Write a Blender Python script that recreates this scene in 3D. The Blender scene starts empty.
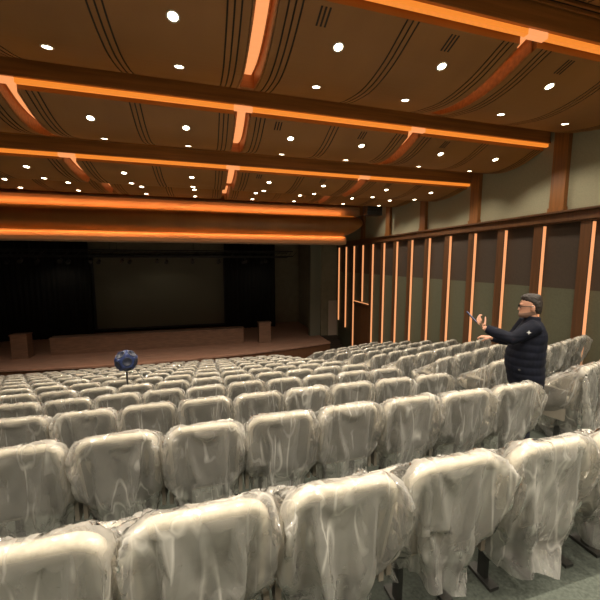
import bpy, bmesh, math, random
from mathutils import Vector, Matrix, noise

S = bpy.context.scene
C = S.collection
R = math.radians
H = 5.26                                  # camera height above the hall floor in front of the stage

# ------------------------------------------------------------------ camera, world, exposure
YAW, PITCH = 15.76, 6.55
cam = bpy.data.objects.new('camera', bpy.data.cameras.new('camera'))
C.objects.link(cam)
cam.location = (0, 0, H)
cam.rotation_euler = (R(90 - PITCH), 0, -R(YAW))
cam.data.sensor_width = 36
cam.data.lens = 36 * 334 / 600
cam.data.clip_start = .02
S.camera = cam
w = bpy.data.worlds.new('world')
S.world = w
w.use_nodes = True
w.node_tree.nodes['Background'].inputs[0].default_value = (.9, .8, .65, 1)
w.node_tree.nodes['Background'].inputs[1].default_value = .02
S.view_settings.view_transform = 'Standard'
S.view_settings.look = 'None'
S.view_settings.gamma = 1
S.view_settings.exposure = 0
S.cycles.transparent_max_bounces = 24
S.cycles.max_bounces = 8
S.cycles.sample_clamp_indirect = 4
SPOT_W = 90
REAR_FILL_W = 245                         # unseen downlights behind the camera, power raised as fill for the seat backs
SPOT_C = (1, .885, .72)
LED_C = (1, .27, .025)                    # orange cove strips
LED_E = .9
WALL_C = (1, .39, .145)                    # wall strips, a little paler
WALL_E = .98
COVE_W = 3.8                                # watts per metre of the proscenium coves

# ------------------------------------------------------------------ helpers
def nodes(name):
    m = bpy.data.materials.new(name)
    m.use_nodes = True
    nt = m.node_tree
    return m, nt, nt.nodes['Principled BSDF']

def N(nt, t, **kw):
    n = nt.nodes.new(t)
    for k, v in kw.items():
        if k in n.inputs: n.inputs[k].default_value = v
        else: setattr(n, k, v)
    return n

def mat(name, col, rough=.6, metal=0, noise_scale=0, amount=.25, stretch=(1, 1, 1), bump=0, spec=.5):
    m, nt, b = nodes(name)
    b.inputs['Base Color'].default_value = (*col, 1)
    b.inputs['Roughness'].default_value = rough
    b.inputs['Metallic'].default_value = metal
    b.inputs['Specular IOR Level'].default_value = spec
    if noise_scale:
        tc = N(nt, 'ShaderNodeTexCoord')
        mp = N(nt, 'ShaderNodeMapping')
        mp.inputs['Scale'].default_value = stretch
        nt.links.new(tc.outputs['Object'], mp.inputs[0])
        nz = N(nt, 'ShaderNodeTexNoise', Scale=noise_scale, Detail=5.0)
        nt.links.new(mp.outputs[0], nz.inputs['Vector'])
        rp = N(nt, 'ShaderNodeValToRGB')
        rp.color_ramp.elements[0].position = .3
        rp.color_ramp.elements[1].position = .7
        rp.color_ramp.elements[0].color = (*[c * (1 - amount) for c in col], 1)
        rp.color_ramp.elements[1].color = (*[min(1, c * (1 + amount)) for c in col], 1)
        nt.links.new(nz.outputs[0], rp.inputs[0])
        nt.links.new(rp.outputs[0], b.inputs['Base Color'])
        if bump:
            bp = N(nt, 'ShaderNodeBump', Strength=bump, Distance=.01)
            nt.links.new(nz.outputs[0], bp.inputs['Height'])
            nt.links.new(bp.outputs[0], b.inputs['Normal'])
    return m

def glow(name, col, e):
    m, nt, b = nodes(name)
    b.inputs['Base Color'].default_value = (.1, .1, .1, 1)
    b.inputs['Emission Color'].default_value = (*col, 1)
    b.inputs['Emission Strength'].default_value = e
    return m

def film_material():
    m, nt, b = nodes('clear_film')
    nt.nodes.remove(b)
    out = nt.nodes['Material Output']
    tc = N(nt, 'ShaderNodeTexCoord')
    inf = N(nt, 'ShaderNodeObjectInfo')
    off = N(nt, 'ShaderNodeVectorMath', operation='SCALE')
    off.inputs[0].default_value = (7, 3, 5)
    nt.links.new(inf.outputs['Random'], off.inputs['Scale'])
    add = N(nt, 'ShaderNodeVectorMath', operation='ADD')
    nt.links.new(tc.outputs['Object'], add.inputs[0])
    nt.links.new(off.outputs[0], add.inputs[1])
    def facets(scale, st, feature):
        mp = N(nt, 'ShaderNodeMapping')
        mp.inputs['Scale'].default_value = st
        mp.inputs['Rotation'].default_value = (.35, .25, .15)
        nt.links.new(add.outputs[0], mp.inputs[0])
        z = N(nt, 'ShaderNodeTexVoronoi', feature=feature, Scale=scale)
        nt.links.new(mp.outputs[0], z.inputs['Vector'])
        return z
    r1 = facets(5.5, (1.5, 1.1, .55), 'DISTANCE_TO_EDGE')
    r2 = facets(15, (1.2, 1, .8), 'F1')
    nz = N(nt, 'ShaderNodeTexNoise', Scale=5.0, Detail=1.0)
    nt.links.new(add.outputs[0], nz.inputs['Vector'])
    mk = N(nt, 'ShaderNodeMapRange')
    mk.inputs['From Min'].default_value = .45; mk.inputs['From Max'].default_value = .62
    nt.links.new(nz.outputs[0], mk.inputs['Value'])
    r2m = N(nt, 'ShaderNodeMath', operation='MULTIPLY')
    nt.links.new(r2.outputs['Distance'], r2m.inputs[0]); nt.links.new(mk.outputs[0], r2m.inputs[1])
    mx = N(nt, 'ShaderNodeMath', operation='MULTIPLY_ADD'); mx.inputs[1].default_value = .16
    nt.links.new(r2m.outputs[0], mx.inputs[0]); nt.links.new(r1.outputs['Distance'], mx.inputs[2])
    fine = N(nt, 'ShaderNodeTexNoise', Scale=38.0, Detail=2.0, Distortion=.4)
    nt.links.new(add.outputs[0], fine.inputs['Vector'])
    mx2 = N(nt, 'ShaderNodeMath', operation='MULTIPLY_ADD'); mx2.inputs[1].default_value = .035
    nt.links.new(fine.outputs[0], mx2.inputs[0]); nt.links.new(mx.outputs[0], mx2.inputs[2])
    mx = mx2
    bp = N(nt, 'ShaderNodeBump', Strength=.9, Distance=.05)
    nt.links.new(mx.outputs[0], bp.inputs['Height'])
    # milky body: thin polythene scatters some light and lets the rest through; creases are denser
    dif = N(nt, 'ShaderNodeBsdfDiffuse', Color=(.89, .88, .83, 1))
    trl = N(nt, 'ShaderNodeBsdfTranslucent', Color=(.89, .88, .83, 1))
    body = N(nt, 'ShaderNodeMixShader'); body.inputs[0].default_value = .45
    nt.links.new(dif.outputs[0], body.inputs[1]); nt.links.new(trl.outputs[0], body.inputs[2])
    tr = N(nt, 'ShaderNodeBsdfTransparent', Color=(.97, .96, .93, 1))
    lw = N(nt, 'ShaderNodeLayerWeight', Blend=.32)
    def streak(sx, sz, lean, scale):
        mp = N(nt, 'ShaderNodeMapping')
        mp.inputs['Scale'].default_value = (sx, sx, sz)
        mp.inputs['Rotation'].default_value = (lean * .6, lean, 0)
        nt.links.new(add.outputs[0], mp.inputs[0])
        z = N(nt, 'ShaderNodeTexNoise', Scale=scale, Detail=.6)
        nt.links.new(mp.outputs[0], z.inputs['Vector'])
        u = N(nt, 'ShaderNodeMath', operation='SUBTRACT'); u.inputs[1].default_value = .5
        nt.links.new(z.outputs[0], u.inputs[0])
        v = N(nt, 'ShaderNodeMath', operation='ABSOLUTE'); nt.links.new(u.outputs[0], v.inputs[0])
        g = N(nt, 'ShaderNodeMapRange')
        g.inputs['From Max'].default_value = .022; g.inputs['To Min'].default_value = 1; g.inputs['To Max'].default_value = 0
        nt.links.new(v.outputs[0], g.inputs['Value'])
        return g
    st1, st2 = streak(1, .16, .30, 7.5), streak(1, .14, -.5, 6)
    sm = N(nt, 'ShaderNodeMath', operation='MAXIMUM')
    nt.links.new(st1.outputs[0], sm.inputs[0]); nt.links.new(st2.outputs[0], sm.inputs[1])
    nb = N(nt, 'ShaderNodeTexNoise', Scale=4.5, Detail=2.0)
    nt.links.new(add.outputs[0], nb.inputs['Vector'])
    mb = N(nt, 'ShaderNodeMapRange')
    mb.inputs['From Min'].default_value = .44; mb.inputs['From Max'].default_value = .66
    nt.links.new(nb.outputs[0], mb.inputs['Value'])
    smm = N(nt, 'ShaderNodeMath', operation='MULTIPLY')
    nt.links.new(sm.outputs[0], smm.inputs[0]); nt.links.new(mb.outputs[0], smm.inputs[1])
    c0 = N(nt, 'ShaderNodeMath', operation='MULTIPLY_ADD'); c0.inputs[1].default_value = .5; c0.inputs[2].default_value = .18
    nt.links.new(smm.outputs[0], c0.inputs[0])
    cq = N(nt, 'ShaderNodeMath', operation='MULTIPLY_ADD'); cq.inputs[1].default_value = .06    # cloudy thickness
    nt.links.new(mb.outputs[0], cq.inputs[0]); nt.links.new(c0.outputs[0], cq.inputs[2])
    fa = N(nt, 'ShaderNodeMath', operation='MULTIPLY_ADD', use_clamp=True); fa.inputs[1].default_value = .45
    nt.links.new(lw.outputs['Facing'], fa.inputs[0]); nt.links.new(cq.outputs[0], fa.inputs[2])
    m1 = N(nt, 'ShaderNodeMixShader')
    nt.links.new(fa.outputs[0], m1.inputs[0]); nt.links.new(tr.outputs[0], m1.inputs[1]); nt.links.new(body.outputs[0], m1.inputs[2])
    gl = N(nt, 'ShaderNodeBsdfGlossy', Color=(1, 1, 1, 1), Roughness=.09)
    nt.links.new(bp.outputs[0], gl.inputs['Normal'])
    fr = N(nt, 'ShaderNodeFresnel', IOR=1.5)
    nt.links.new(bp.outputs[0], fr.inputs['Normal'])
    fm = N(nt, 'ShaderNodeMath', operation='MULTIPLY', use_clamp=True); fm.inputs[1].default_value = 1.45
    nt.links.new(fr.outputs[0], fm.inputs[0])
    m2 = N(nt, 'ShaderNodeMixShader')
    nt.links.new(fm.outputs[0], m2.inputs[0]); nt.links.new(m1.outputs[0], m2.inputs[1]); nt.links.new(gl.outputs[0], m2.inputs[2])
    nt.links.new(m2.outputs[0], out.inputs['Surface'])
    return m

M = dict(
    panel=mat('ceiling_board', (.29, .122, .026), .5, 0, 1.2, .12, (1, .3, 1)),
    groove=mat('dark_groove', (.03, .017, .009), .8),
    wood=mat('fascia_wood', (.38, .14, .033), .4, 0, 3, .25, (.25, 6, 6)),
    column=mat('column_wood', (.22, .085, .02), .45, 0, 3, .25, (6, 6, .3)),
    pilaster=mat('dark_wall_wood', (.10, .042, .015), .45, 0, 3, .25, (6, 6, .3)),
    drum=mat('drum_wood', (.30, .13, .035), .4, 0, 1.1, .18, (1, .05, .05)),
    band=mat('band_wood', (.45, .27, .15), .45, 0, 2, .1, (.2, 2, 2)),
    upper=mat('upper_wall_fabric', (.30, .28, .185), .85, 0, 30, .06),
    brown=mat('brown_acoustic_panel', (.046, .030, .018), .8, 0, 25, .1),
    green=mat('green_acoustic_panel', (.088, .088, .052), .8, 0, 25, .08),
    dado=mat('wall_base', (.05, .035, .022), .6),
    carpet=mat('carpet', (.062, .073, .06), .95, 0, 60, .3, bump=.5),
    stagewood=mat('stage_boards', (.38, .215, .15), .45, 0, 3, .3, (.6, 9, 1)),
    stageface=mat('stage_front_wood', (.17, .075, .035), .5, 0, 3, .2, (8, .5, .5)),
    boxwood=mat('lectern_wood', (.22, .125, .08), .5, 0, 3, .2, (1, 1, 6)),
    black=mat('black_curtain', (.006, .006, .006), .9),
    dark=mat('dark_metal', (.02, .02, .02), .5),
    screen=mat('screen_cloth', (.16, .15, .11), .8),
    stagewall=mat('stage_wall', (.26, .235, .165), .9, 0, 3, .1),
    jamb=mat('jamb_fabric', (.22, .22, .17), .9),
    white=mat('white_board', (.55, .45, .36), .6),
    plain=mat('plain_wall', (.42, .37, .30), .9),
    fabric=mat('seat_fabric', (.56, .52, .44), .9, 0, 90, .08, bump=.15),
    shell=mat('seat_back_shell', (.225, .214, .182), .6, 0, 40, .05),
    arm=mat('armrest', (.26, .235, .19), .5),
    steel=mat('seat_steel', (.07, .07, .065), .45, .6),
    film=film_material(),
    chrome=mat('lamp_trim', (.55, .5, .42), .35, .6),
    lamp=glow('lamp_lens', (1, .86, .6), 14),
    led=glow('orange_led', LED_C, LED_E),
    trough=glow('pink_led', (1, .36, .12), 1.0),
    wled=glow('wall_led', WALL_C, WALL_E),
    blue=mat('blue_paint', (.012, .030, .12), .4),
    cone=mat('speaker_cone', (.012, .018, .04), .5),
    skin=mat('skin', (.50, .26, .17), .55, 0, 20, .08),
    hair=mat('hair', (.018, .012, .009), .6, 0, 60, .4),
    beard=mat('stubble', (.20, .115, .08), .7),
    jacket=mat('navy_jacket', (.005, .0065, .014), .75, 0, 14, .3, spec=.2),
    trousers=mat('trousers', (.012, .014, .024), .8),
    shoe=mat('shoe', (.02, .015, .012), .5),
    logo=mat('white_logo', (.6, .6, .6), .6),
    glassframe=mat('glasses_frame', (.01, .01, .01), .3),
    phone=mat('phone_body', (.02, .025, .05), .25),
    phone_screen=glow('phone_screen', (.12, .2, .45), .5),
)

def box(bm, x0, x1, y0, y1, z0, z1, mi=0):
    vs = [bm.verts.new((x, y, z)) for x in (x0, x1) for y in (y0, y1) for z in (z0, z1)]
    for q in ((0, 1, 3, 2), (4, 6, 7, 5), (0, 4, 5, 1), (2, 3, 7, 6), (0, 2, 6, 4), (1, 5, 7, 3)):
        bm.faces.new([vs[i] for i in q]).material_index = mi
    return vs

def loft(bm, rings, caps=True, mi=0, closed=True):
    rs = [[bm.verts.new(p) for p in r] for r in rings]
    n = len(rs[0])
    for a, b in zip(rs, rs[1:]):
        for i in range(n if closed else n - 1):
            bm.faces.new((a[i], a[(i + 1) % n], b[(i + 1) % n], b[i])).material_index = mi
    if caps and closed:
        bm.faces.new(rs[0][::-1]).material_index = mi
        bm.faces.new(rs[-1]).material_index = mi
    return rs

def tube(bm, pts, rad, n=10, mi=0):
    pts = [Vector(p) for p in pts]
    if not hasattr(rad, '__len__'): rad = [rad] * len(pts)
    rings = []
    up = None
    for i, p in enumerate(pts):
        t = (pts[min(i + 1, len(pts) - 1)] - pts[max(i - 1, 0)]).normalized()
        if up is None:
            up = Vector((0, 0, 1)) if abs(t.z) < .9 else Vector((1, 0, 0))
        a = t.cross(up).normalized(); up = a.cross(t).normalized()
        rings.append([p + rad[i] * (a * math.cos(2 * math.pi * k / n) + up * math.sin(2 * math.pi * k / n)) for k in range(n)])
    loft(bm, rings, mi=mi)

def mesh(name, bm, mats, smooth=False):
    bmesh.ops.recalc_face_normals(bm, faces=bm.faces[:])
    me = bpy.data.meshes.new(name)
    bm.to_mesh(me); bm.free()
    for m in (mats if isinstance(mats, (list, tuple)) else [mats]): me.materials.append(m)
    if smooth:
        for p in me.polygons: p.use_smooth = True
    return me

def link(name, me, parent=None, loc=(0, 0, 0), rz=0):
    o = bpy.data.objects.new(name, me)
    C.objects.link(o)
    if parent: o.parent = parent
    o.location = loc; o.rotation_euler = (0, 0, rz)
    return o

def obj(name, bm, mats, parent=None, smooth=False, loc=(0, 0, 0), rz=0):
    return link(name, mesh(name, bm, mats, smooth), parent, loc, rz)

def tag(o, label, cat, group=None, kind=None):
    if label: o['label'] = label
    if cat: o['category'] = cat
    if group: o['group'] = group
    if kind: o['kind'] = kind
    return o

def thing(name, label, cat, loc=(0, 0, 0), rz=0, group=None):
    return tag(link(name, None, None, loc, rz), label, cat, group)

def struct(name, bm, mats, label=None, smooth=False):
    o = obj(name, bm, mats, None, smooth)
    o['kind'] = 'structure'
    if label: o['label'] = label
    return o

def boxes(*bs):
    bm = bmesh.new()
    for b in bs: box(bm, *b)
    return bm

ORD = ['', 'first', 'second', 'third', 'fourth', 'fifth', 'sixth', 'seventh', 'eighth', 'ninth', 'tenth', 'eleventh', 'twelfth',
       'thirteenth', 'fourteenth', 'fifteenth', 'sixteenth', 'seventeenth', 'eighteenth', 'nineteenth', 'twentieth']

# ------------------------------------------------------------------ the seat and its plastic bag (cloth draped over it)
SEAT_H = .94
def rrect(wd, z0, z1, r, inset, taper, y, n=7):
    pts = []
    hw = wd / 2 - inset; a, b = z0 + inset, z1 - inset; r = max(.012, r - inset)
    for cx, cz, a0 in ((hw - r, b - r, 0), (-hw + r, b - r, 90), (-hw + r, a + r, 180), (hw - r, a + r, 270)):
        for i in range(n):
            t = R(a0 + 90 * i / (n - 1))
            x, z = cx + r * math.cos(t), cz + r * math.sin(t)
            k = 1 - taper * (z1 - z) / (z1 - z0)
            pts.append(Vector((x * k, y + (SEAT_H - z) * .22, z)))
    return pts

def slab(wd, z0, z1, r, prof, taper=.07):
    bm = bmesh.new()
    loft(bm, [rrect(wd, z0, z1, r, i, taper, y) for i, y in prof])
    return bm

ME_BACK = mesh('backrest', slab(.505, .40, SEAT_H, .105, [(.06, .006), (.024, .002), (.006, .010), (0, .025), (0, .05), (.008, .064), (.03, .074), (.08, .08)]), M['fabric'], True)
ME_SHELL = mesh('back_shell', slab(.505, .40, SEAT_H, .105, [(.06, -.008), (.036, -.006), (.031, .0), (.031, .02)]), M['shell'], True)
def cushion_bm():
    bm = bmesh.new()
    rr = []
    for i, z in ((.03, 0), (.006, .012), (0, .03), (0, .07), (.01, .09), (.05, .102)):
        hw, r = .22 - i, .06
        ring = []
        for cx, cy, a0 in ((hw - r, .24 - i - r, 0), (-hw + r, .24 - i - r, 90), (-hw + r, -.2 + i + r, 180), (hw - r, -.2 + i + r, 270)):
            for k in range(5):
                t = R(a0 + 22.5 * k)
                ring.append((cx + r * math.cos(t), cy + r * math.sin(t), z))
        rr.append(ring)
    loft(bm, rr)
    bmesh.ops.transform(bm, matrix=Matrix.Translation((0, .38, .41)) @ Matrix.Rotation(R(14), 4, 'X'), verts=bm.verts[:])
    return bm
ME_CUSH = mesh('seat_cushion', cushion_bm(), M['fabric'], True)
def arm_bm():
    bm = bmesh.new()
    loft(bm, [[(x * s, y, z) for x in (-.02, .02) for z in ((.60, .65) if x < 0 else (.65, .60))] for y, s in ((.10, .8), (.12, 1), (.44, 1), (.47, .8))])
    box(bm, -.013, .013, .16, .38, .30, .60)
    return bm
ME_ARM = mesh('armrest', arm_bm(), M['arm'])
def leg_bm():
    bm = boxes((-.015, .015, .24, .29, .02, .42), (-.03, .03, .18, .35, 0, .02))
    return bm
ME_LEG = mesh('leg', leg_bm(), M['steel'])

def make_films(count, res=1.0, loose=False):
    """Plastic bags draped over one seat by a cloth simulation; returns the finished meshes."""
    bm = bmesh.new()
    for src in (ME_BACK, ME_CUSH):
        bm.from_mesh(src)
    box(bm, -.272, -.232, .1, .47, .56, .65); box(bm, .232, .272, .1, .47, .56, .65)
    cme = bpy.data.meshes.new('c'); bm.to_mesh(cme); bm.free()
    col = link('c', cme)
    col.modifiers.new('c', 'COLLISION')
    col.collision.thickness_outer = .006; col.collision.cloth_friction = 12
    obs = []
    for i in range(count):
        rnd = random.Random(31 + i * 17)
        nx, ny, nz = int(26 * res), int(24 * res), int(25 * res)
        sx, sy, h = .565 + .02 * rnd.random(), .54, .64 + .05 * rnd.random()
        z1 = .985
        if loose: sx, sy, h = .74, .64, .74
        bm = bmesh.new(); vd = {}
        X = [-sx / 2 + sx * k / nx for k in range(nx + 1)]
        Y = [-.045 + sy * k / ny for k in range(ny + 1)]
        Z = [z1 - h * k / nz for k in range(nz + 1)]
        def V(x, y, z):
            k = (round(x, 4), round(y, 4), round(z, 4))
            if k not in vd:
                p = Vector((x, y, z))
                q = p + .013 * noise.noise_vector(p * 8 + Vector((i * 7.3, 0, 0)))
                if z < z1 - .3: q.z += .05 * noise.noise(Vector((x * 5 + i * 3, y * 5, 2.2)))
                vd[k] = bm.verts.new(q)
            return vd[k]
        for a in range(nx):
            for b in range(ny): bm.faces.new((V(X[a], Y[b], z1), V(X[a + 1], Y[b], z1), V(X[a + 1], Y[b + 1], z1), V(X[a], Y[b + 1], z1)))
        for k in range(nz):
            for a in range(nx):
                for y in (Y[0], Y[-1]): bm.faces.new((V(X[a], y, Z[k]), V(X[a + 1], y, Z[k]), V(X[a + 1], y, Z[k + 1]), V(X[a], y, Z[k + 1])))
            for b in range(ny):
                for x in (X[0], X[-1]): bm.faces.new((V(x, Y[b], Z[k]), V(x, Y[b + 1], Z[k]), V(x, Y[b + 1], Z[k + 1]), V(x, Y[b], Z[k + 1])))
        bmesh.ops.recalc_face_normals(bm, faces=bm.faces[:])
        me = bpy.data.meshes.new('plastic_cover'); bm.to_mesh(me); bm.free()
        o = link('f', me)
        md = o.modifiers.new('cl', 'CLOTH'); s = md.settings
        s.quality = 6; s.mass = .12; s.tension_stiffness = 40; s.compression_stiffness = 20; s.shear_stiffness = 15
        s.bending_stiffness = .7; s.air_damping = 2
        s.shrink_min = -.06 if loose else -.035 + .025 * rnd.random()
        md.collision_settings.collision_quality = 3; md.collision_settings.distance_min = .004
        md.collision_settings.use_self_collision = False
        obs.append(o)
    S.frame_start = 1; S.frame_end = 60
    for f in range(1, 44): S.frame_set(f)
    dg = bpy.context.evaluated_depsgraph_get()
    out = []
    for o in obs:
        me = bpy.data.meshes.new_from_object(o.evaluated_get(dg))
        me.name = 'plastic_cover'
        me.materials.clear(); me.materials.append(M['film'])
        for p in me.polygons: p.use_smooth = True
        out.append(me)
    for ci, me in enumerate(out):
        if loose: continue
        for v in me.vertices:                     # neighbouring bags press against each other
            q = v.co
            sd_ = max(0, min(1, (abs(q.x) - .17) / .07)) * max(0, min(1, (q.z - .45) / .1))
            n1 = noise.noise(Vector((q.x * 5 + ci * 9.1, q.y * 5, q.z * 4)))
            n2 = 1 - 2 * abs(noise.noise(Vector((q.x * 11 - ci * 4.7, q.y * 11, q.z * 6))))
            q.x += math.copysign(sd_ * (.026 + .024 * n1), q.x)
            rear = q.y < .13
            if rear: q.y -= max(0, sd_ * (.008 + .016 * n2)) + max(0, .012 * n1 * (1 - sd_))
            if q.z > .9: q.z += max(0, .012 * n2 + .022 * n1) * (.4 + .6 * min(1, abs(q.x) / .2))
            a = abs(v.co.x)
            if v.co.z < .58:                          # the mouth of the bag is gathered in
                t_ = min(1, (.58 - v.co.z) / .22)
                v.co.x *= 1 - .11 * t_ * t_
                v.co.y += (.05 if v.co.y < .2 else -.04) * t_ * t_
            a = abs(v.co.x)
            if a > .25: v.co.x = math.copysign(.25 + .028 * math.tanh((a - .25) / .028), v.co.x)
    for o in obs + [col]:
        bpy.data.objects.remove(o)
    S.frame_set(1)
    return out
FILMS = make_films(8, 1.35)
LOOSE = make_films(2, 1.4, True)

# ------------------------------------------------------------------ floor: terraces of the raked hall
XW, XL, YB = 7.47, -12.6, -5.4            # right wall, left wall, back wall
XA, XB = 3.16, 3.75                       # right aisle
ROW, RISE = 1.162, .290
rowY = lambda n: 1.132 + ROW * (n - 1)
rowZ = lambda n: H - (.045 * (n == 1) + .825 + RISE * (n - 1) + SEAT_H + .02)
TAN = math.tan(R(16.5))
bm = bmesh.new()
def prism(bm, x0, x1, ya0, ya1, yb0, yb1, z, zb=-.3):
    """box between x0..x1 whose near edge runs ya0 -> ya1 and far edge yb0 -> yb1"""
    lo = [bm.verts.new(p) for p in ((x0, ya0, zb), (x1, ya1, zb), (x1, yb1, zb), (x0, yb0, zb))]
    hi = [bm.verts.new(p) for p in ((x0, ya0, z), (x1, ya1, z), (x1, yb1, z), (x0, yb0, z))]
    bm.faces.new(hi); bm.faces.new(lo[::-1])
    for i in range(4): bm.faces.new((lo[i], lo[(i + 1) % 4], hi[(i + 1) % 4], hi[i]))
e = lambda n: rowY(n) - .13
for n in range(1, 13):
    prism(bm, XL, XA, e(n), e(n), e(n + 1), e(n + 1), rowZ(n))
    k = (XW - XB) * TAN
    prism(bm, XB, XW, e(n) + .15, e(n) + k + .15, e(n + 1) + .15, e(n + 1) + k + .15, rowZ(n))
    m_ = e(n) + ROW * .76
    prism(bm, XA, XB, e(n), e(n), m_, m_, rowZ(n))
    prism(bm, XA, XB, m_, m_, e(n + 1), e(n + 1), rowZ(n) - RISE / 2)
prism(bm, XL, XA, YB, YB, e(1), e(1), rowZ(0)); prism(bm, XA, XB, YB, YB, e(1), e(1), rowZ(0))
prism(bm, XB, XW, YB, YB, e(1) + .15, e(1) + k + .15, rowZ(0))
prism(bm, XL, XW, e(12), e(12), 24, 24, -.02)
struct('floor', bm, M['carpet'], 'grey-green carpet on the raked terraces')

# ------------------------------------------------------------------ walls
YS = 18.15                                 # proscenium wall
z = lambda h: H + h
RAIL0, RAIL1, MID = z(.82), z(1.07), z(-.58)
bm = bmesh.new()
box(bm, XW, XW + .2, YB, 24, -.3, MID, 1)
box(bm, XW, XW + .2, YB, 24, MID, RAIL0 + .1, 0)
box(bm, XW, XW + .2, YB, 24, RAIL0 + .1, z(4.6), 2)
struct('wall_right', bm, [M['brown'], M['green'], M['upper']], 'right wall in green and brown panels')
struct('wall_left', boxes((XL - .2, XL, YB, 24, -.3, z(4.6))), M['plain'])
struct('wall_back', boxes((XL, XW, YB - .2, YB, -.3, z(4.6))), M['plain'])
struct('ceiling', boxes((XL - .2, XW + .2, YB - .2, 24, z(4.4), z(4.6))), M['groove'])
bm = boxes((XW - .16, XW, YB, YS, RAIL0 + .03, RAIL1 - .04), (XW - .22, XW, YB, YS, RAIL1 - .04, RAIL1), (XW - .13, XW, YB, YS, RAIL0, RAIL0 + .03))
struct('trim_1', bm, M['pilaster'], 'dark wooden cornice rail along the right wall')
BEAM_Y = [-3.6, -1.2, 1.2, 3.57, 6.0, 8.27, 10.6, 12.9, 14.25]
BEAM_H = [3.8, 3.5, 3.15, 2.806, 2.544, 2.175, 2.35, 2.60, 2.72]
for i, yb in enumerate(BEAM_Y[2:]):
    y0 = 5.65 + 2.343 * (i - 2)
    bm = boxes((XW - .10, XW, y0 - .155, y0 + .155, RAIL1, z(3.2)), (XW - .12, XW, y0 - .175, y0 + .175, RAIL1, RAIL1 + .1))
    struct('trim_%d' % (i + 2), bm, M['column'], 'brown wooden column on the upper right wall')
# pilasters with a strip light in the crook of each
for n in range(-2, 14):
    y0 = 4.90 + 1.008 * n
    zb = {10: z(-1.98), 13: z(-3.4), 12: z(-3.65), 11: z(-4.5)}.get(n, 0.0)
    bm = boxes((XW - .11, XW, y0, y0 + .20, zb, RAIL0))
    struct('trim_%d' % (n + 20), bm, M['pilaster'], 'slim brown pilaster on the right wall')
    lab = ('glowing orange strip light, %s of the wall strips from the stage' % ORD[14 - n]) if n < 13 else 'glowing orange strip light on the right wall, nearest to the stage'
    t = thing('wall_strip_light', lab, 'strip light', (XW, y0, 0), 0, 'vertical strip lights on the right wall')
    obj('light_strip', boxes((-.090, -.018, -.022, -.006, zb + .02, RAIL0 - .03)), M['wled'], t)
    obj('channel', boxes((-.105, -.001, -.006, -.0005, zb + .01, RAIL0 - .01)), M['dark'], t)
# side door between two pilasters
dz0, dz1 = 0.0, z(-2.16)
bm = boxes((XW - .05, XW - .005, 14.14, 14.22, dz0, dz1), (XW - .05, XW - .005, 15.84, 15.92, dz0, dz1), (XW - .07, XW - .005, 14.14, 15.92, dz1, dz1 + .12))
d = struct('door_1', bm, M['pilaster'], 'brown slatted double door in the right wall')
for ya, yb in ((14.23, 15.02), (15.04, 15.83)):
    bm = boxes((XW - .035, XW - .006, ya, yb, dz0 + .01, dz1 - .01))
    k = ya + .06
    while k < yb - .06:
        box(bm, XW - .05, XW - .034, k, k + .05, dz0 + .05, dz1 - .06); k += .13
    obj('door_leaf', bm, M['pilaster'], d)
t = thing('lintel_strip_light', 'short horizontal orange strip light above the side door', 'strip light', (XW, 15.03, dz1))
obj('light_strip', boxes((-.075, -.02, -.86, .86, .125, .15)), M['wled'], t)

# ------------------------------------------------------------------ ceiling: scalloped bays, beams, coves and troughs
TR0, BAY, GAP = .70, 3.39, .28
TROUGH_X = [TR0 + BAY * k for k in range(-3, 2)]           # -9.57 ... 4.15
def smooth_interp(xs, ys, t):
    for i in range(len(xs) - 1):
        if t <= xs[i + 1] or i == len(xs) - 2:
            u = (t - xs[i]) / (xs[i + 1] - xs[i])
            p = lambda j: ys[max(0, min(len(ys) - 1, j))]
            q = lambda j: xs[max(0, min(len(xs) - 1, j))]
            m0 = (p(i + 1) - p(i - 1)) / max(1e-6, q(i + 1) - q(i - 1)) * (xs[i + 1] - xs[i])
            m1 = (p(i + 2) - p(i)) / max(1e-6, q(i + 2) - q(i)) * (xs[i + 1] - xs[i])
            u2, u3 = u * u, u * u * u
            return (2 * u3 - 3 * u2 + 1) * p(i) + (u3 - 2 * u2 + u) * m0 + (3 * u2 - 2 * u3) * p(i + 1) + (u3 - u2) * m1
def profile(k):
    """height of ceiling section k (between beam k and beam k+1) as a function of s in 0..1"""
    h0, h1 = BEAM_H[k], BEAM_H[k + 1]
    sag = 1.0 if h0 - h1 > .2 else .7
    hs = [h0 - .05, h0 - .23 * sag, h0 - .275 * sag, h0 - .17 * sag, max(h1 + .16, h0 - .08 * sag)]
    return lambda s: H + smooth_interp([0, .28, .56, .85, 1], hs, s)
XR = XW - .03
NB = len(BEAM_Y) - 1
SECTION = ['', '', 'ceiling section above the camera', 'nearest ceiling section', 'second ceiling section', 'third ceiling section', 'fourth ceiling section', 'ceiling section before the stage']
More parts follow.
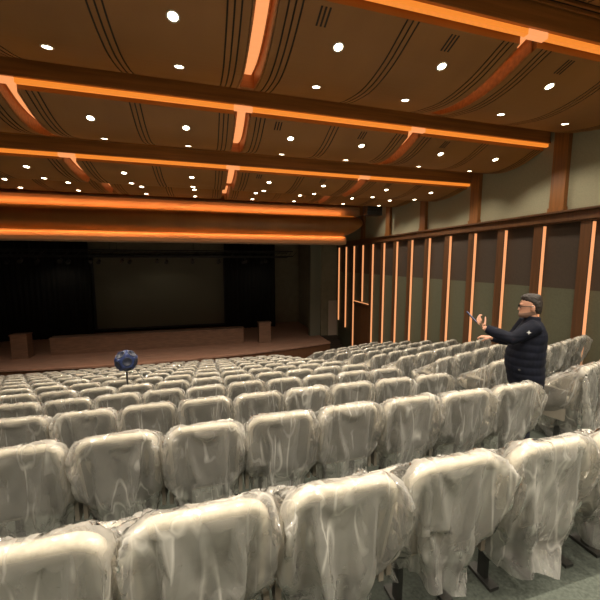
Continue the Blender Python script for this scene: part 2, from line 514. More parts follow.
for k in range(NB):
    ya, yb = BEAM_Y[k] + .10, BEAM_Y[k + 1] - .30
    f = profile(k)
    edges = [XL + .02] + sum([[x - GAP / 2, x + GAP / 2] for x in TROUGH_X], []) + [XR]
    for a, b in zip(edges[::2], edges[1::2]):
        bm = bmesh.new()
        # columns: grooves by the trough edges and down the middle seam
        xs, gr = [a], []
        mid = (a + b) / 2
        cuts = []
        for c0 in ((a + .10, 1), (mid, 0), (b - .10, -1)):
            base = c0[0]
            for j in range(3):
                g = base + (c0[1] * .075 * j if c0[1] else (j - 1) * .075)
                cuts.append((g - .010, g + .010))
        cuts.sort()
        NS = 22
        def col(x, dz):
            return [bm.verts.new((x, ya + (yb - ya) * i / NS, f(i / NS) + dz)) for i in range(NS + 1)]
        def strip(c1, c2, mi):
            for i in range(NS):
                bm.faces.new((c1[i], c2[i], c2[i + 1], c1[i + 1])).material_index = mi
        prev = col(a, 0); side = col(a, .12); strip(side, prev, 0)
        for g0, g1 in cuts:
            c = col(g0, 0); strip(prev, c, 0)
            c2 = col(g0, .018); strip(c, c2, 1)
            c3 = col(g1, .018); strip(c2, c3, 1)
            c4 = col(g1, 0); strip(c3, c4, 1); prev = c4
        c = col(b, 0); strip(prev, c, 0); side = col(b, .12); strip(c, side, 0)
        for y_, s_ in ((ya, 0), (yb, 1)):
            zz = f(s_)
            vs = [bm.verts.new(p) for p in ((a, y_, zz), (b, y_, zz), (b, y_, zz + .14), (a, y_, zz + .14))]
            bm.faces.new(vs)
        box(bm, a + .01, b - .01, ya, yb, f(0) + .34, f(0) + .36, 1)
        struct('ceiling_panel', bm, [M['panel'], M['groove']])
    # beam: slotted diffuser, fascia
    k1 = k + 1
    y1, h1 = BEAM_Y[k1], BEAM_H[k1]
    if k1 < NB:
        ze = f(1)
        top = max(z(h1) + .36, ze + .03)
        bm = boxes((XL + .02, XR, y1 - .04, y1 + .04, z(h1) + .055, top), (XL + .02, XR, y1 - .065, y1 - .04, z(h1) + .055, z(h1) + .10))
        box(bm, XL + .02, XR, y1 - .30, y1 + .06, top + .05, top + .10, 1)
        for q in (.10, .18, .26):
            box(bm, XL + .02, XR, y1 - q - .012, y1 - q + .012, top - .045, top - .01, 0)
        struct('ceiling_beam', bm, [M['wood'], M['groove']], 'wooden ceiling beam running across the hall')
    if 2 <= k1 < NB:
        t = thing('cove_light', 'long orange cove light along the %s' % ['', '', 'beam right above the camera', 'nearest visible ceiling beam', 'second ceiling beam from the camera', 'third ceiling beam from the camera', 'fourth ceiling beam, mostly hidden', 'fifth ceiling beam, mostly hidden'][k1], 'cove light', (0, y1, z(h1)), 0, 'cove lights along the ceiling beams')
        for a, b in zip(edges[::2], edges[1::2]):
            obj('light_strip', boxes((a + .02, b - .02, -.03, .03, -.012, .052)), M['led'], t)
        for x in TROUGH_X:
            obj('joint_bracket_glow', boxes((x - GAP / 2 - .015, x + GAP / 2 + .015, -.034, .05, -.016, .054)), M['trough'], t)  # pale brackets lit by the troughs; that light is put in as emission
    # troughs
    for x in TROUGH_X:
        if x < -7 or (k < 2): continue
        bm = bmesh.new(); bl = bmesh.new()
        s0, s1 = .03, .90
        def at(s, dx, dz): return (dx, ya + (yb - ya) * s, f(s) + dz)
        P = [s0 + (s1 - s0) * i / 14 for i in range(15)]
        hw = GAP / 2 - .01
        loft(bm, [[at(s, -hw, .0), at(s, -hw, .25), at(s, hw, .25), at(s, hw, .0), at(s, hw - .02, .0), at(s, hw - .02, .23), at(s, -hw + .02, .23), at(s, -hw + .02, .0)] for s in P])
        loft(bl, [[at(s, -.07, .19), at(s, -.07, .22), at(s, .07, .22), at(s, .07, .19)] for s in P])
        s = P[-1]
        for aa, bb in ((s, 1.0),):
            loft(bm, [[at(q, -hw, -.0), at(q, hw, -.0), at(q, hw, .25), at(q, -hw, .25)] for q in (aa, (aa + bb) / 2, bb)])
        xi = TROUGH_X.index(x)
        where = {1: 'left', 2: 'left of centre', 3: 'centre', 4: 'right'}.get(xi, 'left')
        t = thing('trough_light', 'recessed glowing trough in the %s, %s trough' % (SECTION[k], where), 'trough light', (x, 0, 0), 0, 'lengthwise trough lights in the ceiling')
        obj('housing', bm, M['wood'], t)
        obj('light_strip', bl, M['trough'], t)
    # downlights
    for r, s in ((0, .22), (1, .64)):
        if k == NB - 1 and r: continue
        y_ = ya + (yb - ya) * s
        for xi, x in enumerate(sorted([q - .95 for q in TROUGH_X] + [q + .95 for q in TROUGH_X] + [TROUGH_X[-1] + BAY - .95])):
            if x < -.62 * max(y_, 1.5) - 1.5: continue
            zz = f(s)
            sl = (f(s + .02) - f(s - .02)) / (.04 * (yb - ya))
            key = (k, r, round(x, 2))
            from_right = 11 - xi
            lab = 'recessed downlight, %s row of %s, %s from right wall' % (['rear', 'front'][r], ['the added fill lights far behind camera', 'the ceiling behind the camera', 'the ceiling overhead', 'nearest visible ceiling section', 'second ceiling section', 'third ceiling section', 'fourth ceiling section', 'last ceiling section'][k], ORD[from_right])
            t = thing('downlight', lab, 'downlight', (x, y_, zz), 0, 'round ceiling downlights')
            t.rotation_euler = (math.atan(sl), 0, 0)
            if 'ME_RING' not in globals():
                b1 = bmesh.new()
                n_ = 20
                def circ(rr, zz_): return [(rr * math.cos(2 * math.pi * q / n_), rr * math.sin(2 * math.pi * q / n_), zz_) for q in range(n_)]
                loft(b1, [circ(.052, .03), circ(.054, -.004), circ(.066, -.008), circ(.074, -.004), circ(.074, .001)], caps=False)
                ME_RING = mesh('trim_ring', b1, M['chrome'], True)
                b2 = bmesh.new(); loft(b2, [circ(.053, .008), circ(.053, -.002), circ(.03, -.006)])
                ME_LENS = mesh('lamp_lens', b2, M['lamp'])
                LD = bpy.data.lights.new('downlight_beam', 'SPOT')
                LD.energy = SPOT_W; LD.color = SPOT_C; LD.spot_size = R(125); LD.spot_blend = .8; LD.shadow_soft_size = .05
                LD_REAR_FILL = LD.copy(); LD_REAR_FILL.energy = REAR_FILL_W
            link('trim_ring', ME_RING, t); link('lamp_lens', ME_LENS, t)
            l = link('beam', LD_REAR_FILL if k < 2 else LD, t, (0, 0, -.07))  # far rear lamps are added; all unseen rear lamps carry raised fill power
# slotted air vents in the bays
vi = 0
for k in (3, 4, 5):
    ya, yb = BEAM_Y[k] + .10, BEAM_Y[k + 1] - .30
    f = profile(k)
    for x in (1.35, 3.02, 4.92):
        s = .075
        bm = bmesh.new()
        for j in (-1, 0, 1):
            for q0, q1 in ((s - .05, s), (s, s + .05)):
                loft(bm, [[(j * .05 - .011, ya + (yb - ya) * q, f(q) - .004), (j * .05 + .011, ya + (yb - ya) * q, f(q) - .004), (j * .05 + .011, ya + (yb - ya) * q, f(q) + .01), (j * .05 - .011, ya + (yb - ya) * q, f(q) + .01)] for q in (q0, q1)])
        o = obj('air_vent', bm, M['groove'], None, loc=(x, 0, 0))
        tag(o, 'dark triple-slot air vent in %s, %s from right wall' % (['nearest visible ceiling section', 'second ceiling section', 'third ceiling section'][k - 3], ORD[3 - [1.35, 3.02, 4.92].index(x)]), 'air vent', 'slotted air vents in the ceiling')

# ------------------------------------------------------------------ proscenium header: lit band, wooden drum, lit band
PX0 = XL + .02
def header(name, pts, ends, m, label=None, smooth=False):
    """a (y, h) outline run along the hall; ends = [(shrink, function of h giving x)]"""
    bm = bmesh.new()
    cy, ch = sum(p[0] for p in pts) / len(pts), sum(p[1] for p in pts) / len(pts)
    ring = lambda fx, k: [(fx(h), cy + (y - cy) * k, z(ch + (h - ch) * k)) for y, h in pts]
    loft(bm, [ring(lambda h: PX0, 1)] + [ring(fx, k) for k, fx in ends])
    o = struct(name, bm, m, label, smooth)
    return o
arc = lambda cy, ch, ry, rh, a0, a1, n: [(cy + ry * math.cos(R(a0 + (a1 - a0) * i / n)), ch + rh * math.sin(R(a0 + (a1 - a0) * i / n))) for i in range(n + 1)]
fixx = lambda v: (lambda h: v)
header('header_top_band', [(14.62, 2.52), (14.56, 2.44), (14.53, 2.32), (14.55, 2.20), (14.60, 2.10), (14.9, 2.10), (14.9, 2.52)], [(1, fixx(6.95)), (.9, fixx(7.0))], M['band'], 'wooden band lit orange above the stage drum')
xe = lambda d: (lambda h: 6.20 + .72 * min(1, max(0, (h - 1.12) / .55)) ** .6 - d)
dr = arc(14.70, 1.62, .70, .46, 100, 256, 22)
header('header_drum', dr + [(14.85, 1.14), (14.85, 2.08)], [(1, xe(.75)), (1, xe(.5)), (.985, xe(.25)), (.94, xe(.08)), (.85, xe(0))], M['drum'], 'long rounded wooden drum above the stage opening', True)
header('header_bottom_band', [(14.36, 1.13), (14.30, 1.07), (14.28, .94), (14.30, .82), (14.36, .77), (14.9, .77), (14.9, 1.12)], [(1, fixx(6.20)), (.9, fixx(6.24))], M['band'], 'wooden band lit orange under the stage drum')
struct('header_wall', boxes((PX0, 6.25, 14.92, 15.05, z(.80), z(4.4)), (6.25, XW, 14.92, 15.05, z(2.2), z(4.4))), M['drum'])
for nm, y0, h0, lab in (('upper', 14.36, 2.05, 'orange cove light along the top of the wooden drum over the stage'), ('lower', 14.33, 1.150, 'orange cove light along the underside of the wooden drum over the stage')):
    t = thing('cove_light', lab, 'cove light', (0, y0, z(h0)), 0, 'cove lights above the stage')
    x1 = 6.6 if nm == 'upper' else 6.15
    obj('light_strip', boxes((PX0, x1, -.010, .010, -.006, .006)), M['led'], t)
    for x0 in (-9.3, -3.1, 3.0):
        ld = bpy.data.lights.new('cove_glow', 'AREA'); ld.shape = 'RECTANGLE'; ld.size = 6.2; ld.size_y = .02
        ld.energy = COVE_W * 6.2; ld.color = (1, .36, .10)
        l = link('cove_glow', ld, t, (x0, 0 if nm == 'upper' else -.12, .02 if nm == 'upper' else .03))
        l.rotation_euler = (R(135 if nm == 'upper' else 35), 0, 0)

# ------------------------------------------------------------------ stage
ZS = H - 4.30
CX = -2.6
def apron(y_in, n=30):
    pts = []
    for i in range(n + 1):
        x = -11.3 + (6.35 + 11.3) * i / n
        pts.append((x, 15.2 + ((x - CX) ** 2) / 2 / 32))
    return pts
bm = bmesh.new()
ap = apron(0)
topf = [bm.verts.new((x, y, ZS)) for x, y in ap]; topb = [bm.verts.new((x, 24, ZS)) for x, y in ap]
lip = [bm.verts.new((x, y, ZS - .07)) for x, y in ap]
lip2 = [bm.verts.new((x, y + .06, ZS - .07)) for x, y in ap]; bot = [bm.verts.new((x, y + .06, -.02)) for x, y in ap]
for i in range(len(ap) - 1):
    bm.faces.new((topf[i], topf[i + 1], topb[i + 1], topb[i]))
    bm.faces.new((lip[i], lip[i + 1], topf[i + 1], topf[i]))
    bm.faces.new((lip2[i], lip2[i + 1], lip[i + 1], lip[i])).material_index = 1
    bm.faces.new((bot[i], bot[i + 1], lip2[i + 1], lip2[i])).material_index = 1
e_ = [bm.verts.new((ap[-1][0], 24, -.02))]
f_ = bm.faces.new((topf[-1], lip[-1], lip2[-1], bot[-1], e_[0], topb[-1])); f_.material_index = 1
struct('stage_floor', bm, [M['stagewood'], M['stageface']], 'brown wooden stage with a curved front')
struct('wall_stage', boxes((XL, 6.5, 23.0, 23.2, 0, z(4.4)), (6.4, XW, YS, YS + .15, 0, z(4.4)), (6.40, 6.55, YS + .15, 23.0, 0, z(4.4))), M['stagewall'], 'dim wall behind the stage')
struct('trim_40', boxes((5.75, 6.05, YS + .02, YS + .4, ZS, z(1.9)), (6.05, 6.40, YS + .12, YS + .4, ZS, z(1.9))), M['jamb'], 'pale jamb at the right edge of the stage opening')
# steps at the right of the stage
bm = bmesh.new()
for i in range(5): box(bm, 6.40, XW - .13, 16.55 + .3 * i, 18.12, -.02, (ZS) * (i + 1) / 5)
tag(obj('stage_steps', bm, M['dado']), 'dark steps climbing to the stage beside the right wall', 'steps')
t = thing('door_panel', 'pale tall panel standing at the right of the stage', 'panel', (7.08, YS - .06, ZS + .003))
obj('panel', boxes((-.27, .27, -.02, .02, 0, 2.05)), M['white'], t)
obj('edge_frame', boxes((-.30, -.27, -.025, .025, 0, 2.08), (.27, .30, -.025, .025, 0, 2.08), (-.27, .27, -.025, .025, 2.05, 2.08)), M['stagewall'], t)
# curtains
def curtain(x0, x1, y0, z0, z1, label):
    bm = bmesh.new()
    n = int((x1 - x0) * 14)
    fr = [(x0 + (x1 - x0) * i / n, y0 + .06 * math.sin(i * 1.7) + .02 * math.sin(i * .6)) for i in range(n + 1)]
    loft(bm, [[(x, y, zz) for x, y in fr] + [(x, y + .03, zz) for x, y in fr[::-1]] for zz in (z0, (z0 + z1) / 2, z1)])
    return tag(obj('stage_curtain', bm, M['black'], None, True), label, 'curtain', 'black stage curtains')
curtain(1.15, 4.4, 21.6, ZS + .01, z(1.9), 'black curtain between the screen and the grey stage wall')
curtain(-11.5, -6.3, 21.4, ZS + .01, z(1.9), 'wide black curtain at the left of the stage')
# screen
t = thing('projection_screen', 'large dim projection screen at the back of the stage', 'projection screen', (-2.6, 22.2, 0))
obj('screen_sheet', boxes((-3.7, 3.7, -.01, .01, z(-4.1), z(.3))), M['screen'], t)
obj('screen_border', boxes((-3.85, -3.7, -.03, .03, z(-4.1), z(.4)), (3.7, 3.85, -.03, .03, z(-4.1), z(.4)), (-3.7, 3.7, -.03, .03, z(.25), z(.4)), (-3.7, 3.7, -.03, .03, z(-4.1), z(-4.0))), M['dark'], t)
# lighting battens
rb = random.Random(4)
for bi, (y0, h0) in enumerate(((18.9, .30), (20.3, .25))):
    t = thing('lighting_batten', ['front dark lighting batten hanging over the stage', 'rear dark lighting batten hanging over the stage'][bi], 'lighting batten', (CX, y0, z(h0)), 0, 'battens over the stage')
    bm = bmesh.new(); tube(bm, [(-8, 0, 0), (7.5, 0, 0)], .03); tube(bm, [(-8, 0, .28), (7.5, 0, .28)], .03)
    for i in range(32): tube(bm, [(-8 + i * .5, 0, 0), (-7.75 + i * .5, 0, .28)], .012, 6)
    for x in (-6, -2, 2, 6): tube(bm, [(x, 0, .28), (x, 0, 3.5)], .01, 6)
    obj('truss', bm, M['dark'], t)
    for i in range(10):
        bm = bmesh.new(); tube(bm, [(0, 0, -.02), (0, 0, -.12)], .015, 6)
        tube(bm, [(0, .1, -.18), (0, -.02, -.24), (0, -.16, -.31)], [.06, .085, .10], 10)
        obj('stage_lamp', bm, M['dark'], t, loc=(-7 + i * 1.45 + rb.uniform(-.3, .3), 0, 0))
for x in (-7.5, -2.6, 3.2):                # dim fill lights added under the rear batten to lift the dark stage
    ld = bpy.data.lights.new('added_stage_fill', 'SPOT'); ld.energy = 11; ld.color = (1, .85, .6); ld.spot_size = R(150); ld.spot_blend = .6; ld.shadow_soft_size = .1
    l = link('added_stage_fill', ld, t, (x - CX, -.05, -.36)); l.rotation_euler = (R(12), 0, 0)
# long low box and two lecterns on the stage
t = thing('stage_barrier', 'long low wooden box standing across the stage', 'barrier', (-2.56, 17.8, ZS + .002))
obj('body', boxes((-4.40, 4.40, -.25, .25, 0, .76)), M['boxwood'], t)
obj('top', boxes((-4.44, 4.44, -.29, .29, .76, .81)), M['boxwood'], t)
for x, lab in ((-8.05, 'wooden lectern at the left end of the stage'), (2.95, 'wooden lectern near the middle of the stage, beside the black curtain')):
    t = thing('lectern', lab, 'lectern', (x, 17.55, ZS + .002), 0, 'lecterns on the stage')
    obj('body', boxes((-.31, .31, -.25, .25, 0, 1.04)), M['boxwood'], t)
    obj('plinth', boxes((-.335, .335, -.28, .28, 0, .06)), M['boxwood'], t).location.z = .0
    bm = bmesh.new(); loft(bm, [[(x_, -.27, 1.04), (x_, .27, 1.04), (x_, .27, 1.08), (x_, -.27, 1.11)] for x_ in (-.34, .34)])
    obj('sloped_top', bm, M['boxwood'], t)
for i, x in enumerate((-4.2, -2.9, -1.6)):
    t = thing('stage_monitor', 'small dark box on the stage behind the barrier, %s of three' % ['leftmost', 'middle', 'rightmost'][i], 'monitor', (x, 19.2, ZS + .002), 0, 'dark boxes behind the barrier')
    bm = bmesh.new(); loft(bm, [[(x_, -.3, 0), (x_, .3, 0), (x_, .25, .42), (x_, -.12, .42), (x_, -.3, .12)] for x_ in (-.32, .32)])
    obj('cabinet', bm, M['dark'], t)
    obj('handle', boxes((-.1, .1, .05, .09, .42, .45)), M['steel'], t)
# black box hanging beside the header
t = thing('hanging_loudspeaker', 'black loudspeaker hanging by the upper right wall near the stage', 'loudspeaker', (6.62, 12.6, z(1.98)))
for j in range(3):
    obj('cabinet', boxes((-.33, .33, -.2, .2, -.12 + .13 * j, .005 + .13 * j)), M['dark'], t)
bm = bmesh.new(); tube(bm, [(-.2, 0, .26), (-.2, 0, .8)], .01, 6); tube(bm, [(.2, 0, .26), (.2, 0, .8)], .01, 6)
obj('bracket', bm, M['steel'], t)

# ------------------------------------------------------------------ seats
rs = random.Random(9)
proto = []
SEATS = 'plastic-wrapped seats'
def seat(x, y, zf, rz, label, group, films=None):
    t = thing('auditorium_seat', label, 'seat', (x, y, zf), rz, group)
    link('backrest', ME_BACK, t); link('back_shell', ME_SHELL, t); link('seat_cushion', ME_CUSH, t)
    for sx in (-.252, .252): link('armrest', ME_ARM, t, (sx, 0, 0))
    for sx in (-.13, .13): link('leg', ME_LEG, t, (sx, 0, 0))
    c = link('plastic_cover', rs.choice(films or FILMS), t, (0, 0, 0))
    if rs.random() < .5: c.scale = (-1, 1, 1)
    return t
PITCHX, XE = .556, 3.018
for n in range(1, 13):
    y_ = rowY(n)
    for i in range(19):
        x = XE - PITCHX * (i + .5)
        if x < -.466 * (y_ + .3) - .75: continue
        if n == 1 and x < -1.1: continue
        place = '%s seat from the aisle' % ORD[i + 1] if i else 'on the right aisle'
        if n == 1 and 2 <= i <= 6:
            place = ['leftmost', 'second from the left edge', 'third from the left edge', 'fourth from the left edge', 'fifth from the left edge'][6 - i]
        lab = 'film-covered beige seat, centre block, %s, %s' % ({1: 'nearest row to the camera', 12: 'row next to the stage'}.get(n, '%s row from camera' % ORD[n]), place)
        seat(x, y_ + rs.uniform(-.012, .012), rowZ(n), 0, lab, 'film-covered seats in the centre block')
for n in range(2, 11):
    for i in range(6):
        if n == 2 and i > 1: continue
        d = .578 * (i + .5)
        x, y_ = 3.83 + d * math.cos(R(16.5)), rowY(n) + .17 + d * math.sin(R(16.5))
        place = '%s seat from the aisle' % ORD[i + 1] if i else 'on the aisle'
        lab = 'film-covered beige seat, right wall block, %s, %s' % ({2: 'nearest row in view', 10: 'row next to the stage'}.get(n, '%s row in view' % ORD[n - 1]), place)
        seat(x, y_, rowZ(n), R(16.5 + rs.uniform(-1.2, 1.2)), lab, 'film-covered seats in the right block', LOOSE if i == 0 else None)

# ------------------------------------------------------------------ dodecahedron loudspeaker on its stand
sx_, sy_ = -1.41, 6.42
zf = rowZ(5)
SC = z(-1.755)
t = thing('speaker_stand', 'thin black tripod stand under the blue ball loudspeaker', 'stand', (sx_, sy_, zf))
bm = bmesh.new(); tube(bm, [(0, 0, .12), (0, 0, SC - zf - .20)], .016); tube(bm, [(0, 0, .35), (0, 0, .6)], .022)
obj('pole', bm, M['dark'], t)
for a in (90, 210, 330):
    bm = bmesh.new(); c_, s_ = math.cos(R(a)), math.sin(R(a))
    tube(bm, [(0, 0, .38), (c_ * .13, s_ * .13, .012)], .011, 8)
    obj('leg', bm, M['dark'], t)
t = thing('dodecahedron_speaker', 'dark blue twelve-sided ball loudspeaker standing among the seats', 'loudspeaker', (sx_, sy_, SC))
G = (1 + 5 ** .5) / 2
norms = [Vector(v).normalized() for v in [(a, 0, b * G) for a in (-1, 1) for b in (-1, 1)] + [(b * G, a, 0) for a in (-1, 1) for b in (-1, 1)] + [(0, b * G, a) for a in (-1, 1) for b in (-1, 1)]]
vs = [Vector(v) for v in [(a, b, c) for a in (-1, 1) for b in (-1, 1) for c in (-1, 1)] + [(0, a / G, b * G) for a in (-1, 1) for b in (-1, 1)] + [(a / G, b * G, 0) for a in (-1, 1) for b in (-1, 1)] + [(a * G, 0, b / G) for a in (-1, 1) for b in (-1, 1)]]
bm = bmesh.new()
for v in vs: bm.verts.new(v / 3 ** .5 * .205)
bmesh.ops.convex_hull(bm, input=bm.verts[:])
bmesh.ops.dissolve_limit(bm, angle_limit=.02, verts=bm.verts[:], edges=bm.edges[:])
rot = Matrix.Rotation(R(18), 4, 'Z') @ Matrix.Rotation(R(24), 4, 'X')
bmesh.ops.bevel(bm, geom=bm.edges[:], offset=.012, segments=2, affect='EDGES')
bmesh.ops.transform(bm, matrix=rot, verts=bm.verts[:])
obj('cabinet', bm, M['blue'], t)
rin = .205 * .795
for nrm in norms:
    nv = rot.to_3x3() @ nrm
    bm = bmesh.new(); n_ = 18
    prof = [(.078, .0), (.078, .008), (.068, .010), (.060, .004), (.028, -.012), (.024, -.006), (.008, .0)]
    loft(bm, [[(r_ * math.cos(2 * math.pi * q / n_), r_ * math.sin(2 * math.pi * q / n_), h_) for q in range(n_)] for r_, h_ in prof])
    o = obj('driver', bm, M['cone'], t, True)
    o.rotation_mode = 'QUATERNION'; o.rotation_quaternion = nv.to_track_quat('Z', 'Y'); o.location = nv * (rin + .001)
bm = bmesh.new(); tube(bm, [(.14, -.02, -.15), (.20, -.03, -.24), (.28, -.06, -.36), (.34, -.05, -.55), (.30, .0, -.9), (.24, 0, SC * 0 - (SC - zf) + .012)], .005, 6)
tag(obj('speaker_cable', bm, M['dark'], None, loc=(sx_, sy_, SC)), 'thin dark cable hanging from the blue ball loudspeaker', 'cable')

# ------------------------------------------------------------------ the man in the aisle
PX, PY = 3.47, 2.85
PZ = rowZ(2)
FW = Vector((-.782, .623, 0)); LF = Vector((-FW.y, FW.x, 0)); UP = Vector((0, 0, 1))
def P(f, l, u): return FW * f + LF * l + UP * u
def ell(cf, cl, u, df, dl, n=20, tilt=0):
    return [P(cf + df * math.cos(2 * math.pi * q / n), cl + dl * math.sin(2 * math.pi * q / n), u + tilt * math.cos(2 * math.pi * q / n)) for q in range(n)]
def fuse(bm, name, m, voxel, parent, smooth=6):
    me = bpy.data.meshes.new(name); bmesh.ops.recalc_face_normals(bm, faces=bm.faces[:]); bm.to_mesh(me); bm.free()
    o = link(name, me)
    r_ = o.modifiers.new('r', 'REMESH'); r_.mode = 'VOXEL'; r_.voxel_size = voxel
    s_ = o.modifiers.new('s', 'SMOOTH'); s_.iterations = smooth; s_.factor = .5
    dg = bpy.context.evaluated_depsgraph_get(); dg.update()
    me2 = bpy.data.meshes.new_from_object(o.evaluated_get(dg)); me2.name = name
    bpy.data.objects.remove(o)
    me2.materials.clear()
    for q in (m if isinstance(m, (list, tuple)) else [m]): me2.materials.append(q)
    for p in me2.polygons: p.use_smooth = True
    return link(name, me2, parent)
def ball(bm, c, rf, rl, ru, n=14):
    rings = []
    for i in range(1, n):
        a = math.pi * i / n
        rings.append([P(c[0] + rf * math.sin(a) * math.cos(2 * math.pi * q / n), c[1] + rl * math.sin(a) * math.sin(2 * math.pi * q / n), c[2] - ru * math.cos(a)) for q in range(n)])
    loft(bm, rings)
man = thing('person', 'man in navy jacket and glasses standing in the aisle, holding up a phone', 'person', (PX, PY, PZ))
SHL, ELL, WRL = (-.02, .19, 1.385), (.20, .24, 1.245), (.455, .16, 1.33)
SHR, ELR, WRR = (-.02, -.19, 1.385), (.12, -.27, 1.12), (.345, -.17, 1.16)
bm = bmesh.new()
# head, neck, trunk
loft(bm, [ell(.035, 0, 1.452, .03, .03), ell(.036, 0, 1.462, .062, .05), ell(.025, 0, 1.49, .083, .066), ell(.012, 0, 1.53, .092, .073), ell(.004, 0, 1.58, .098, .077), ell(-.002, 0, 1.63, .099, .077), ell(-.006, 0, 1.67, .084, .066), ell(-.008, 0, 1.695, .05, .04), ell(-.008, 0, 1.705, .02, .02)])
loft(bm, [ell(-.02, 0, 1.33, .07, .075), ell(-.018, 0, 1.42, .058, .06), ell(-.008, 0, 1.52, .06, .058)])
loft(bm, [ell(0, 0, .80, .11, .15), ell(.03, 0, .98, .14, .165), ell(0, 0, 1.2, .12, .17), ell(-.02, 0, 1.34, .09, .17), ell(-.02, 0, 1.40, .05, .08)])
# face: nose, brow, chin, lips, ears, eyes
loft(bm, [ell(.098, 0, 1.533, .024, .017, 10), ell(.10, 0, 1.548, .020, .013, 10), ell(.094, 0, 1.575, .012, .009, 10), ell(.09, 0, 1.595, .008, .008, 10)])
ball(bm, (.082, 0, 1.602), .022, .05, .012)
ball(bm, (.092, 0, 1.504), .014, .024, .006); ball(bm, (.090, 0, 1.493), .014, .022, .006)
ball(bm, (.078, 0, 1.466), .022, .026, .016)
for s in (-1, 1):
    ball(bm, (-.010, s * .083, 1.565), .020, .013, .035)
    ball(bm, (.086, s * .032, 1.580), .012, .014, .010)
# arms and legs
for s, (a, b, c) in ((1, (SHL, ELL, WRL)), (-1, (SHR, ELR, WRR))):
    tube(bm, [P(*a), P(*b), P(*c)], [.045, .038, .027], 12)
    tube(bm, [P(0, s * .09, .86), P(.01, s * .10, .48), P(-.01, s * .11, .07)], [.08, .055, .04], 12)
# hands: palm, four curled fingers, thumb
def hand(bm, wr, d, nrm, side):
    """d: direction the fingers leave the wrist, nrm: out of the back of the hand, side: towards the thumb"""
    wr, d, nrm, side = Vector(wr), Vector(d).normalized(), Vector(nrm).normalized(), Vector(side).normalized()
    g = lambda a, b, c: P(*(wr + d * a + side * b + nrm * c))
    rings = []
    for a, wd, th in ((-.01, .026, .02), (.03, .036, .017), (.07, .042, .015), (.092, .040, .012)):
        rings.append([g(a, wd * math.cos(2 * math.pi * q / 12), th * math.sin(2 * math.pi * q / 12)) for q in range(12)])
    loft(bm, rings)
    for off, ln in ((.030, .9), (.010, 1.0), (-.011, .93), (-.031, .74)):
        tube(bm, [g(.08, off, 0), g(.085 + .035 * ln, off, -.006), g(.098 + .05 * ln, off, -.030 * ln), g(.085 + .045 * ln, off, -.055 * ln)], [.0095, .009, .0085, .007], 8)
    tube(bm, [g(.02, .026, -.004), g(.05, .052, -.014), g(.075, .055, -.036), g(.09, .045, -.052)], [.013, .011, .010, .008], 8)
hand(bm, WRL, (.55, -.05, .75), (.62, .45, -.35), (-.45, -.55, .5))
hand(bm, WRR, (.9, .25, .12), (.0, .3, .95), (.25, .95, -.1))
body = fuse(bm, 'body', M['skin'], .0052, man, 4)
# jacket: trunk, sleeves, stand-up collar, quilted ridges
bm = bmesh.new()
rows = [(.69, -.01, .175, .205), (.80, .0, .185, .215), (.92, .018, .195, .22), (1.04, .016, .193, .225), (1.16, .0, .178, .225), (1.28, -.022, .155, .225), (1.36, -.03, .115, .20), (1.405, -.032, .092, .14), (1.435, -.028, .078, .085), (1.475, -.028, .075, .078)]
rr = []
for i, (u, cf, df, dl) in enumerate(rows):
    rr.append(ell(cf, 0, u, df, dl, 28, .012 if i > 7 else 0))
loft(bm, rr)
for a, b, c in ((SHL, ELL, WRL), (SHR, ELR, WRR)):
    a, b, c = Vector(a), Vector(b), Vector(c)
    m1, m2 = a.lerp(b, .5), b.lerp(c, .5)
    c2 = b.lerp(c, .93)
    tube(bm, [P(*a.lerp(b, -.1)), P(*a), P(*m1), P(*b), P(*m2), P(*c2)], [.075, .085, .078, .070, .062, .050], 16)
jk = fuse(bm, 'jacket', M['jacket'], .0075, man, 5)
for v in jk.data.vertices:
    u = v.co.z
    if .74 < u < 1.30:
        v.co += v.normal * (.006 * abs(math.sin(u * math.pi / .085)) - .003)
bm = bmesh.new(); c0 = Vector(SHL).lerp(Vector(ELL), .35)
loft(bm, [[P(c0.x + .075 * .0 + q[0], c0.y + h_, c0.z + q[1]) for q in ((.0, .022), (.006, .006), (.022, 0), (.006, -.006), (0, -.022), (-.006, -.006), (-.022, 0), (-.006, .006))] for h_ in (.070, .088)])
obj('sleeve_logo', bm, M['logo'], jk)['label'] = 'small white star logo on the sleeve'
bm = bmesh.new()
ball(bm, (.10, .205, .90), .012, .012, .012)
obj('pocket_snap', bm, M['steel'], jk)
# trousers and shoes
bm = bmesh.new()
loft(bm, [ell(0, 0, .70, .12, .16), ell(0, 0, .85, .135, .175), ell(.01, 0, .95, .14, .175)])
for s in (-1, 1):
    tube(bm, [P(0, s * .09, .86), P(.012, s * .10, .48), P(-.005, s * .11, .06)], [.10, .075, .062], 14)
fuse(bm, 'trousers', M['trousers'], .009, man, 4)
for s in (-1, 1):
    bm = bmesh.new()
    loft(bm, [[P(f_ + 0, s * .11 + dl * math.cos(2 * math.pi * q / 12), .005 + max(0, hh * (1 + math.sin(2 * math.pi * q / 12)) / 2)) for q in range(12)] for f_, dl, hh in ((-.09, .025, .06), (-.07, .04, .09), (0, .045, .10), (.09, .05, .07), (.16, .042, .05), (.19, .02, .03))])
    obj('shoe', bm, M['shoe'], man, True)
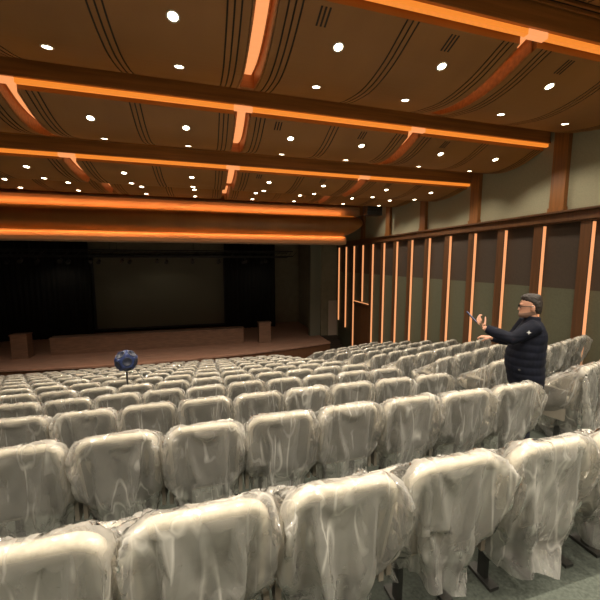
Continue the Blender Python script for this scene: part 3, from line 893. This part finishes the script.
# hair, stubble, glasses
bm = bmesh.new()
loft(bm, [ell(-.062, 0, 1.505, .036, .055), ell(-.052, 0, 1.54, .055, .072), ell(-.045, 0, 1.59, .066, .081), ell(-.022, 0, 1.632, .088, .082), ell(-.004, 0, 1.658, .100, .079), ell(-.002, 0, 1.69, .098, .072), ell(-.006, 0, 1.712, .078, .054), ell(-.010, 0, 1.722, .04, .03)])
hr = fuse(bm, 'hair', M['hair'], .006, man, 2)
for v in hr.data.vertices: v.co += v.normal * .004 * noise.noise(v.co * 60)
bm = bmesh.new()
loft(bm, [ell(.034, 0, 1.452, .05, .04), ell(.036, 0, 1.462, .070, .055), ell(.026, 0, 1.488, .086, .069), ell(.012, 0, 1.515, .088, .0735), ell(-.01, 0, 1.535, .07, .074)])
fuse(bm, 'beard', M['beard'], .006, man, 2)
bm = bmesh.new()
for s in (-1, 1):
    pts = [P(.104, s * (.034 + .025 * math.cos(2 * math.pi * q / 14)), 1.576 + .019 * math.sin(2 * math.pi * q / 14)) for q in range(15)]
    tube(bm, pts, .0028, 6)
    tube(bm, [P(.104, s * .059, 1.585), P(.05, s * .086, 1.588), P(-.01, s * .092, 1.590)], .005, 6)
tube(bm, [P(.106, -.012, 1.58), P(.112, 0, 1.583), P(.106, .012, 1.58)], .0026, 6)
obj('glasses', bm, M['glassframe'], man)
# phone in the raised hand
ph = thing('phone', 'dark phone held up in the raised hand of the man', 'phone', (PX, PY, PZ))
pc = Vector(WRL) + Vector((.135, -.03, .115))
ax = Vector((.60, -.10, .66)).normalized(); sd = Vector((.1, 1, .06)).normalized(); nn = ax.cross(sd).normalized(); sd = nn.cross(ax)
def slab2(l_, w_, t_, off=0):
    bm = bmesh.new()
    loft(bm, [[P(*(pc + ax * (l_ * a) + sd * (w_ * b) + nn * (off + t_ * c))) for a, b in ((-.5, -.42), (-.44, -.5), (.44, -.5), (.5, -.42), (.5, .42), (.44, .5), (-.44, .5), (-.5, .42))] for c in (-.5, .5)])
    return bm
obj('case', slab2(.165, .082, .010), M['phone'], ph)
obj('screen', slab2(.150, .074, .002, .0062), M['phone_screen'], ph)
